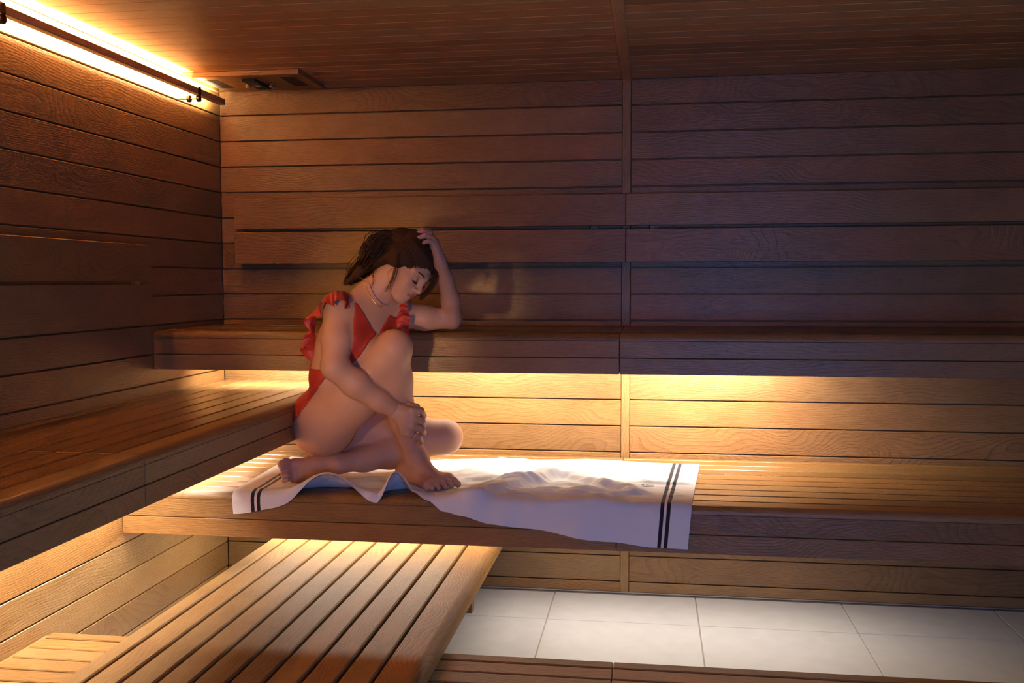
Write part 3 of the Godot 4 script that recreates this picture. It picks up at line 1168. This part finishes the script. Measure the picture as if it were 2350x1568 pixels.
func person_suit(o: Node3D, trunk: Field, lat_c: Vector3, fw_c: Vector3, up_c: Vector3, sho_r: Vector3, sho_l: Vector3, chest: Vector3, hip_r: Vector3, th_r: Vector3, hip_l: Vector3, th_l: Vector3) -> void:
	var sh := o.position
	var red := StandardMaterial3D.new()
	red.albedo_color = Color(0.40, 0.027, 0.011).linear_to_srgb()
	red.roughness = 0.55
	red.rim_enabled = true
	red.rim = 0.3
	var f := trunk
	# neckline: a deep V between the straps, open at the throat
	var vb := J(884, 785, 0.90)
	var ns := J(803, 680, 0.87)
	var fs := J(903, 690, 0.74)
	var n1 := (ns - vb).cross(fw_c).normalized()
	if n1.dot(J(860, 700, 0.83) - vb) < 0.0:
		n1 = -n1
	var n2 := (fs - vb).cross(fw_c).normalized()
	if n2.dot(J(860, 700, 0.83) - vb) < 0.0:
		n2 = -n2
	var sgn := func(p: Vector3) -> bool:
		return (p - chest).dot(fw_c) > -0.02
	for x in f.nx:
		for y in f.ny:
			for z in f.nz:
				var i := (x * f.ny + y) * f.nz + z
				if f.d[i] < 0.05:
					var p := f.o + Vector3(x, y, z) * f.c
					var v := minf((p - vb).dot(n1), (p - vb).dot(n2))
					if sgn.call(p) and v > f.d[i]:
						f.d[i] = v
	# top edges, armholes, leg openings
	f.halfspace(sho_r.lerp(sho_l, 0.5) + up_c * 0.022, up_c)
	var low := J(735, 842, 0.80).y
	f.halfspace(sho_r - lat_c * 0.012, lat_c, func(p: Vector3) -> bool: return p.y > low)
	f.halfspace(sho_l + lat_c * 0.010, -lat_c, func(p: Vector3) -> bool: return p.y > low)
	var back_n := (up_c - fw_c * 0.9).normalized()
	f.halfspace(chest - fw_c * 0.09 + up_c * 0.045, back_n)
	var mid := J(760, 900, 0.72)
	var la := J(706, 926, 0.80)
	var lb := J(768, 840, 0.82)
	var view := (la.lerp(lb, 0.5) - cam_pos).normalized()
	var ln := (lb - la).cross(view).normalized()
	if ln.dot(J(760, 940, 0.78) - la) < 0.0:
		ln = -ln
	f.halfspace(la, ln, func(p: Vector3) -> bool: return p.z > mid.z + 0.012 and p.y < lb.y + 0.01)
	f.halfspace(hip_r + th_r * 0.05, th_r, func(p: Vector3) -> bool: return p.y < hip_r.y + 0.03)
	var st := SurfaceTool.new()
	st.begin(Mesh.PRIMITIVE_TRIANGLES)
	f.net(0.0, st, sh, 0, func(_p): return Color.WHITE)
	var suit := put("swimsuit", st.commit(), red, o, sh)
	suit.set_meta("label", "red one-piece swimsuit with a deep V neckline")
	# flounces
	ruffle(o, red, [J(802, 672, 0.862), J(776, 667, 0.897), J(748, 680, 0.897), J(728, 718, 0.862), J(724, 768, 0.847), J(730, 812, 0.842), J(739, 848, 0.837)],
		[J(806, 706, 0.927), J(774, 696, 0.977), J(744, 706, 0.962), J(709, 740, 0.902), J(704, 778, 0.887), J(690, 806, 0.872), J(736, 850, 0.842)], sh, 5.5)
	ruffle(o, red, [J(904, 686, 0.717), J(906, 715, 0.752), J(910, 745, 0.772), J(912, 780, 0.782)],
		[J(930, 682, 0.712), J(937, 712, 0.737), J(940, 742, 0.752), J(936, 780, 0.762)], sh, 3.0)

func ruffle(o: Node3D, mat: Material, inner: Array, outer: Array, sh: Vector3, waves: float) -> void:
	var N := 110
	var Q := 12
	var a := curve_pts(inner, N)
	var b := curve_pts(outer, N)
	var st := SurfaceTool.new()
	st.begin(Mesh.PRIMITIVE_TRIANGLES)
	var P := []
	for i in N:
		var along: Vector3 = (b[mini(i + 1, N - 1)] - b[maxi(i - 1, 0)]).normalized()
		var across: Vector3 = b[i] - a[i]
		var nn := across.cross(along).normalized()
		for k in Q:
			var t := k / float(Q - 1)
			var w := sin(waves * TAU * i / (N - 1.0)) * 0.016 * t * t + sin(waves * 2.7 * TAU * i / (N - 1.0) + 1.0) * 0.004 * t
			var bulge := sin(PI * t) * 0.010
			P.append(a[i].lerp(b[i], t) + nn * w + Vector3(0, bulge, bulge * 0.6) + along * cos(waves * TAU * i / (N - 1.0)) * 0.006 * t)
	for i in N - 1:
		for k in Q - 1:
			var q := [P[i * Q + k], P[(i + 1) * Q + k], P[(i + 1) * Q + k + 1], P[i * Q + k + 1]]
			for e in [0, 1, 2, 0, 2, 3]:
				st.set_smooth_group(0)
				st.add_vertex(q[e] - sh)
	st.index()
	st.generate_normals()
	put("flounce", st.commit(), mat, o, sh)

# ---------------------------------------------------------------- the room
func wall_line(i: int) -> float:
	return H - 0.113 - BP * i

func build_shell() -> void:
	var fl := setting("floor", W(2.2, FY, 0.7))
	var cm := plank(fl, "screed", Vector3(-0.05, FY - 0.1, -0.1), Vector3(4.6, FY - 0.006, 5.0), M.grout, 0.001)
	cm.name = "screed"
	var xs := [-0.315, 0.314, 0.943, 1.572, 2.2, 2.829, 3.457, 4.086, 4.4]
	var zs := [-0.257, 0.372, 1.0, 1.63]
	for i in xs.size() - 1:
		for k in zs.size() - 1:
			var t := plank(fl, "tile", Vector3(maxf(xs[i], 0.0) + 0.0025, FY - 0.012, maxf(zs[k], 0.012) + 0.002), Vector3(xs[i + 1] - 0.0025, FY, zs[k + 1] - 0.002), M.tile, 0.0012)
			t.position.y -= rng.randf() * 0.0006
	# back wall
	var wb := setting("wall_back", W(2.2, FY, 0))
	plank(wb, "backing", Vector3(-0.1, FY - 0.05, -0.12), Vector3(4.5, H + 0.1, -0.016), wood[4], 0.001)
	var cols := [[0.0, 1.8664], [1.9038, 3.77], [3.8074, 4.4]]
	for i in 20:
		var top: float = H if i == 0 else wall_line(i - 1) - 0.0025
		var bot: float = wall_line(i) + 0.0025 if i < 19 else -0.053
		for c in cols:
			plank(wb, "board", Vector3(c[0] + 0.0008, bot, -0.016), Vector3(c[1] - 0.0008, top, rng.randf() * 0.0008), any_wood(), 0.002, 0)
	for x in [1.8664, 3.77]:
		plank(wb, "batten", Vector3(x + 0.0004, -0.053, -0.016), Vector3(x + 0.037, H, 0.003), wood[0], 0.0015, 1)
	var bb := setting("baseboard_back", W(2.2, FY, 0))
	plank(bb, "strip", Vector3(0, -0.0595, -0.01), Vector3(4.4, -0.0535, 0.004), M.alu, 0.001)
	plank(bb, "seal", Vector3(0, FY, -0.01), Vector3(4.4, -0.0595, 0.002), M.black, 0.0005)
	plank(bb, "kerb", Vector3(0, FY - 0.004, 0.002), Vector3(4.4, FY + 0.001, 0.012), flat(Color(0.16, 0.12, 0.09), 0.8), 0.001)
	# left wall
	var wl := setting("wall_left", W(0, FY, 2.4))
	plank(wl, "backing", Vector3(-0.12, FY - 0.05, -0.12), Vector3(-0.016, H + 0.1, 5.0), wood[4], 0.001)
	for i in 20:
		var top2: float = H if i == 0 else wall_line(i - 1) - 0.0025
		var bot2: float = wall_line(i) + 0.0025 if i < 19 else FY
		plank(wl, "board", Vector3(-0.016, bot2, 0.0045), Vector3(rng.randf() * 0.0008, top2, 4.9), any_wood(), 0.002, 2)
	# ceiling
	var ce := setting("ceiling", W(2.2, H, 2.4))
	plank(ce, "backing", Vector3(-0.1, H + 0.016, -0.1), Vector3(4.5, H + 0.1, 5.0), wood[4], 0.001)
	var z := 0.0
	var k := 0
	while z < 4.9:
		var z1 := 0.170 + 0.0885 * k
		for c in [[0.001, 1.866], [1.904, 4.4]]:
			plank(ce, "board", Vector3(c[0], H - rng.randf() * 0.0006, z + 0.0011), Vector3(c[1], H + 0.016, minf(z1, 4.9) - 0.0011), ceil_wood[rng.randi() % 9], 0.0015, 0)
		z = z1
		k += 1
	plank(ce, "batten", Vector3(1.8645, H - 0.010, 0.003), Vector3(1.9055, H + 0.016, 4.9), ceil_wood[0], 0.0015, 2)
	# right wall and the glazed front, both outside the picture
	var wr := setting("wall_right", W(4.4, FY, 2.4))
	plank(wr, "backing", Vector3(4.416, FY - 0.05, -0.12), Vector3(4.52, H + 0.1, 5.0), wood[4], 0.001)
	for i in 20:
		var top3: float = H if i == 0 else wall_line(i - 1) - 0.0025
		var bot3: float = wall_line(i) + 0.0025 if i < 19 else FY
		plank(wr, "board", Vector3(4.4, bot3, 0.0045), Vector3(4.416, top3, 4.9), any_wood(), 0.002, 2)
	var wf := setting("wall_front", W(2.2, FY, 4.9))
	var wx0 := 2.0
	var wx1 := 3.0
	var wy0 := 0.6
	var wy1 := 1.4
	for q in [[0.0, wx0, FY, H], [wx1, 4.4, FY, H], [wx0, wx1, FY, wy0], [wx0, wx1, wy1, H]]:
		plank(wf, "panel", Vector3(q[0], q[2], 4.9), Vector3(q[1], q[3], 5.0), wood[4], 0.001)
	var wi := setting("window_1", W((wx0 + wx1) * 0.5, wy0, 4.9))
	plank(wi, "pane", Vector3(wx0, wy0, 4.94), Vector3(wx1, wy1, 4.955), glow(Color(0.30, 0.34, 1.0), 0.6), 0.001)
	for q in [[wx0, wx0 + 0.04, wy0, wy1], [wx1 - 0.04, wx1, wy0, wy1], [wx0 + 0.04, wx1 - 0.04, wy0, wy0 + 0.04], [wx0 + 0.04, wx1 - 0.04, wy1 - 0.04, wy1]]:
		plank(wi, "frame", Vector3(q[0], q[2], 4.895), Vector3(q[1], q[3], 4.93), wood[1], 0.002)

# a bench along x (front to +z) or along z (front to +x)
func bench(called: String, label: String, along: String, s0: float, s1: float, seams: Array, top: float, front: float, cuts: Array, lines: Array, gap: float, group: String) -> Node3D:
	var mid := (s0 + s1) * 0.5
	var at := W(mid, lines[-1], front * 0.5) if along == "x" else W(front * 0.5, lines[-1], mid)
	var o := thing(called, label, "bench", at, group)
	var box := func(nm: String, a0: float, a1: float, y0: float, y1: float, t0: float, t1: float, m: Material, ch: float) -> void:
		if along == "x":
			plank(o, nm, Vector3(t0, y0, a0), Vector3(t1, y1, a1), m, ch, 0)
		else:
			plank(o, nm, Vector3(a0, y0, t0), Vector3(a1, y1, t1), m, ch, 2)
	var ends := [s0] + seams + [s1]
	for e in ends.size() - 1:
		var t0: float = ends[e] + 0.0012
		var t1: float = ends[e + 1] - 0.0012
		for i in cuts.size() - 2:
			box.call("slat", cuts[i] + gap * 0.5, cuts[i + 1] - gap * 0.5, top - 0.03, top - rng.randf() * 0.0008, t0, t1, worn_wood[rng.randi() % 9], 0.003)
		var nb: float = cuts[cuts.size() - 2] + gap * 0.5
		extrude(o, "nosing", nose(nb, front, top, top - lines[0] - 0.0005, minf(0.028, top - lines[0] - 0.003)), along, t0, t1, any_wood())
		for i in lines.size() - 1:
			box.call("face_board", front - 0.03, front - 0.0006, lines[i + 1] + 0.0012, lines[i] - (0.0006 if i == 0 else 0.0012), t0, t1, any_wood(), 0.0015)
	box.call("added_leak_block", front - 0.062, front - 0.031, lines[-1] + 0.006, lines[0] - 0.0008, s0 + 0.004, s1 - 0.004, wood[4], 0.001)  # unseen strip, added to stop LED light leaking between the face boards
	box.call("added_gap_block", cuts[0] + 0.002, front - 0.064, top - 0.048, top - 0.034, s0 + 0.004, s1 - 0.004, wood[4], 0.001)  # unseen board, added to block light so the slat gaps stay dark
	return o

func slat_cuts(a: float, first: float, pitch: float, n: int, front: float) -> Array:
	var c := [a]
	for i in n:
		c.append(a + first + pitch * i)
	c.append(front)
	return c

var benches: Array = []
func build_benches() -> void:
	benches.append(bench("sauna_bench", "long upper wooden bench on the back wall under the two-board backrest", "x", 0.002, 4.398, [1.879], 1.153, 0.665, slat_cuts(0.003, 0.048, 0.0975, 6, 0.665), [1.124, 1.059, 0.996], 0.009, "sauna benches"))
	benches.append(bench("sauna_bench", "slatted wooden bench along the left wall beneath the glowing rail", "z", 0.003, 4.2, [1.95], 0.893, 0.665, slat_cuts(0.003, 0.046, 0.088, 7, 0.665), [0.864, 0.808, 0.749], 0.010, "sauna benches"))
	benches.append(bench("sauna_bench", "slatted wooden bench carrying the white towel and the seated person", "x", 0.002, 4.398, [1.879], 0.562, 0.93, slat_cuts(0.003, 0.046, 0.0982, 9, 0.93), [0.533, 0.461, 0.391], 0.010, "sauna benches"))
	# low step with slats running into the room
	var o := thing("slatted_step", "low wide step of slats running from under the bench into the room", "step", W(0.87, FY, 2.2))
	var cx := [0.385]
	for i in 9:
		cx.append(0.4555 + 0.0982 * i)
	var f := 1.362
	for seam in [[0.05, 2.13], [2.13, 4.3]]:
		for i in 9:
			plank(o, "slat", Vector3(cx[i] + 0.006, 0.218, seam[0]), Vector3(cx[i + 1] - 0.006, 0.25, seam[1] - 0.002), matte_wood[rng.randi() % 9], 0.004, 2)
		extrude(o, "nosing", nose(cx[9] + 0.006, f, 0.25, 0.036, 0.034), "z", seam[0], seam[1] - 0.002, matte_wood[rng.randi() % 9])
		plank(o, "face_board", Vector3(f - 0.03, 0.188, seam[0]), Vector3(f - 0.001, 0.2125, seam[1] - 0.002), matte_wood[rng.randi() % 9], 0.0015, 2)
	plank(o, "added_gap_block", Vector3(0.40, 0.188, 0.06), Vector3(f - 0.034, 0.202, 4.28), wood[4], 0.001)  # added sheet below the step slats, keeps light out of the gaps
	for z in [0.3, 1.0]:
		for x in [0.45, 1.2]:
			plank(o, "post", Vector3(x, FY, z), Vector3(x + 0.05, 0.188, z + 0.05), wood[1], 0.002, 1)
	# raised deck of slats towards the viewer
	var d := thing("slatted_deck", "raised deck of short slats lying across the room under the step", "deck", W(2.2, FY, 3.1))
	var n := 0
	var z0 := ZC
	while z0 < 4.8:
		for seg in [[0.03, 1.887], [1.889, 4.38]]:
			plank(d, "slat", Vector3(seg[0], DY - 0.03, z0 + (0.0 if n == 0 else 0.0045)), Vector3(seg[1], DY - rng.randf() * 0.0008, z0 + (0.05 if n == 0 else 0.0835) - 0.0045), matte_wood[rng.randi() % 9], 0.003, 0)
		z0 += 0.05 if n == 0 else 0.0835
		n += 1
	plank(d, "side_strip", Vector3(0.002, DY - 0.06, ZC), Vector3(0.026, DY - 0.012, 4.8), wood[2], 0.002, 2)
	plank(d, "added_gap_block", Vector3(0.03, DY - 0.05, ZC + 0.006), Vector3(4.38, DY - 0.034, 4.78), wood[4], 0.001, 0)  # added sheet below the deck slats, keeps their gaps dark
	plank(d, "riser", Vector3(0.03, FY, ZC + 0.03), Vector3(4.38, DY - 0.05, ZC + 0.06), wood[3], 0.001, 0)

func build_backrests() -> void:
	var o := thing("backrest", "two-board wooden backrest on the back wall above the upper bench", "backrest", W(2.2, 1.432, 0.04), "backrests")
	for y in [[1.5915, 1.7295], [1.432, 1.5775]]:
		for x in [[0.092, 1.884], [1.886, 4.3]]:
			plank(o, "board", Vector3(x[0], y[0], 0.043), Vector3(x[1], y[1], 0.072), any_wood(), 0.002, 0)
	for x in [0.092, 1.73, 1.99, 3.6]:
		plank(o, "spacer", Vector3(x, 1.436, 0.002), Vector3(x + 0.034, 1.72, 0.043), wood[1], 0.001, 1)
	var p := thing("backrest", "two-board wooden backrest on the left wall above the side bench", "backrest", W(0.04, 1.186, 2.5), "backrests")
	for y in [[1.353, 1.493], [1.188, 1.3405]]:
		plank(p, "board", Vector3(0.043, y[0], 0.793), Vector3(0.072, y[1], 4.2), any_wood(), 0.002, 2)
	for z in [0.793, 2.2, 3.6]:
		plank(p, "spacer", Vector3(0.002, 1.195, z), Vector3(0.043, 1.485, z + 0.034), wood[1], 0.001, 1)

func rod(parent: Node, called: String, a: Vector3, b: Vector3, r: float, mat: Material) -> void:
	var c := CylinderMesh.new()
	c.top_radius = r
	c.bottom_radius = r
	c.height = (b - a).length()
	c.radial_segments = 20
	c.rings = 1
	var o := put(called, c, mat, parent, (a + b) * 0.5)
	var y := (b - a).normalized()
	var x := y.cross(Vector3.FORWARD if absf(y.z) < 0.9 else Vector3.UP).normalized()
	o.basis = Basis(x, y, x.cross(y))

func build_cove() -> void:
	var o := thing("light_rail", "slim wooden rail along the left wall hiding a glowing light strip", "light rail", W(0.08, 2.146, 2.2))
	plank(o, "rail", Vector3(0.060, 2.146, 0.13), Vector3(0.090, 2.172, 4.3), ceil_wood[1], 0.002, 2)
	var lens := plank(o, "light_strip", Vector3(0.052, 2.150, 0.15), Vector3(0.0585, 2.173, 4.28), M.cove, 0.001, 2)
	lens.cast_shadow = GeometryInstance3D.SHADOW_CASTING_SETTING_ON
	for z in [0.391, 1.66, 3.0]:
		plank(o, "clip", Vector3(0.0905, 2.142, z - 0.012), Vector3(0.094, 2.176, z + 0.012), M.steel, 0.0008, 1)
		plank(o, "hanger", Vector3(0.0905, 2.118, z - 0.008), Vector3(0.094, 2.145, z + 0.008), M.steel, 0.0008, 1)
		rod(o, "pin", W(0.001, 2.128, z), W(0.094, 2.128, z), 0.0035, M.brass)
		for x in [0.045, 0.088]:
			rod(o, "knob", W(x - 0.006, 2.128, z), W(x + 0.006, 2.128, z), 0.0135, M.steel)
	var len := 4.13 * S
	var l := AreaLight3D.new()
	l.name = "area_light"
	l.area_size = Vector2(len, 0.016)
	l.light_color = M.cove_color.linear_to_srgb()
	l.light_energy = M.cove_energy
	l.shadow_enabled = true
	l.area_range = 8.0
	o.add_child(l, true)
	var look := Vector3(-0.85, 0.53, 0).normalized()
	var zz := -look
	l.transform = Transform3D(Basis(Vector3.BACK, zz.cross(Vector3.BACK).normalized(), zz), W(0.050, 2.176, 2.215) - o.position)

func build_vent() -> void:
	var o := thing("ceiling_vent_box", "wooden ceiling vent housing with openings painted dark in the back left corner", "vent", W(0.3, H, 0.28))
	var b := H - 0.022
	plank(o, "front_board", Vector3(0.03, b, 0.405), Vector3(0.541, H - 0.0008, 0.418), wood[2], 0.002, 0)
	plank(o, "side_board", Vector3(0.528, b, 0.09), Vector3(0.541, H - 0.0008, 0.4045), wood[2], 0.002, 2)
	plank(o, "side_board", Vector3(0.03, b, 0.09), Vector3(0.042, H - 0.0008, 0.4045), wood[2], 0.002, 2)
	plank(o, "panel", Vector3(0.0425, H - 0.006, 0.02), Vector3(0.5275, H - 0.0008, 0.4045), wood[1], 0.001, 0)
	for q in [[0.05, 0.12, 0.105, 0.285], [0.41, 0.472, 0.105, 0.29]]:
		plank(o, "opening_shade", Vector3(q[0], H - 0.0068, q[2]), Vector3(q[1], H - 0.0061, q[3]), M.black, 0.0002)  # no real hole: flat black plate painted as the shade inside
	plank(o, "sensor", Vector3(0.236, H - 0.018, 0.10), Vector3(0.296, H - 0.0062, 0.285), M.black, 0.002)
	plank(o, "sensor_window", Vector3(0.255, H - 0.0192, 0.16), Vector3(0.277, H - 0.0182, 0.205), flat(Color(0.4, 0.4, 0.42), 0.3), 0.0003)
	rod(o, "knob", W(0.212, H - 0.006, 0.16), W(0.212, H - 0.022, 0.16), 0.011, wood[3])
	rod(o, "knob", W(0.322, H - 0.006, 0.16), W(0.322, H - 0.022, 0.16), 0.011, wood[3])

func build_leds() -> void:
	var warm: Color = M.led_color
	var rear := Vector3(0, -0.75, -0.66)
	led_bar(benches[0], W(0.45, 1.092, 0.28), "x", 0.60, rear, warm, M.e_up1)
	led_bar(benches[0], W(2.22, 1.092, 0.28), "x", 0.60, rear, warm, M.e_up2)
	led_bar(benches[0], W(1.32, 1.092, 0.28), "x", 0.70, rear, warm, M.e_up3)
	led_bar(benches[2], W(0.75, 0.504, 0.33), "x", 0.8, Vector3(0, -0.9, 0.43), warm, M.e_mid1)
	led_bar(benches[2], W(2.05, 0.504, 0.33), "x", 1.4, Vector3(0, -0.8, 0.6), warm, M.e_mid2)
	led_bar(benches[1], W(0.19, 0.832, 1.3), "z", 2.1, Vector3(-0.68, -0.73, 0), warm, M.e_left)

# the spot on the front wall, behind the viewer, whose low warm beam models the person and throws a shadow on the backrest
func build_spot() -> void:
	var head := W(0.55, 0.97, 4.80)
	var aim := (W(0.86, 1.15, 0.3) - head).normalized()
	var o := thing("wall_spot_lamp", "round warm spot lamp fixed low on the front wall", "lamp", W(0.55, 0.85, 4.90))
	rod(o, "plate", W(0.55, 0.97, 4.899), W(0.55, 0.97, 4.885), 0.07, M.steel)
	rod(o, "arm", W(0.55, 0.97, 4.884), head - aim * 0.041, 0.012, M.steel)
	rod(o, "housing", head - aim * 0.04, head + aim * 0.02, 0.118, M.steel)
	rod(o, "lens", head + aim * 0.0202, head + aim * 0.0225, 0.110, glow(Color(1.0, 0.6, 0.28), 2.0))
	var l := SpotLight3D.new()
	l.name = "spot_light"
	l.light_color = Color(1.0, 0.60, 0.28).linear_to_srgb()
	l.light_energy = M.spot_energy
	l.light_size = 0.11
	l.spot_range = 9.0
	l.spot_angle = 7.6
	l.spot_angle_attenuation = 0.6
	l.spot_attenuation = 2.0
	l.shadow_enabled = true
	o.add_child(l, true)
	var z := -aim
	var x := Vector3.UP.cross(z).normalized()
	l.transform = Transform3D(Basis(x, z.cross(x), z), head + aim * 0.026 - o.position)

func _ready() -> void:
	rng.seed = 20240
	# ---- camera, surroundings, large lights, exposure
	var cam := Camera3D.new()
	cam.name = "camera"
	add_child(cam)
	cam.position = W(1.99469, 1.34844, 4.35)
	cam.rotation = Vector3(-0.06143, 0.1417, -0.00206)
	cam.fov = rad_to_deg(2.0 * atan(784.0 / 2232.84))
	cam_pos = cam.position
	cam_basis = cam.basis
	cam.near = 0.05
	cam.current = true
	var env := Environment.new()
	env.background_mode = Environment.BG_COLOR
	env.background_color = Color(0.01, 0.01, 0.014)
	env.tonemap_mode = Environment.TONE_MAPPER_LINEAR
	env.tonemap_exposure = 1.0
	env.sdfgi_enabled = true
	env.ssao_enabled = true
	env.ssil_enabled = true
	var we := WorldEnvironment.new()
	we.name = "world_environment"
	we.environment = env
	add_child(we)
	area(W(2.5, 1.0, 4.88), Vector3(-0.2, -0.06, -1.0), Vector2(1.0 * S, 0.8 * S), Color(0.18, 0.36, 1.0), 5.2)
	M.cove_color = Color(1.0, 0.77, 0.46)
	M.cove_energy = 9.5
	M.spot_energy = 6.0
	M.cove = glow(Color(1.0, 0.62, 0.3), 4.0)
	M.led_color = Color(1.0, 0.885, 0.76)
	M.e_up1 = 1.1
	M.e_up2 = 1.75
	M.e_up3 = 1.2
	M.e_mid1 = 1.45
	M.e_mid2 = 0.8
	M.e_left = 4.8
	make_materials()
	build_shell()
	build_benches()
	build_backrests()
	build_cove()
	build_vent()
	build_leds()
	build_spot()
	build_towel()
	build_person()
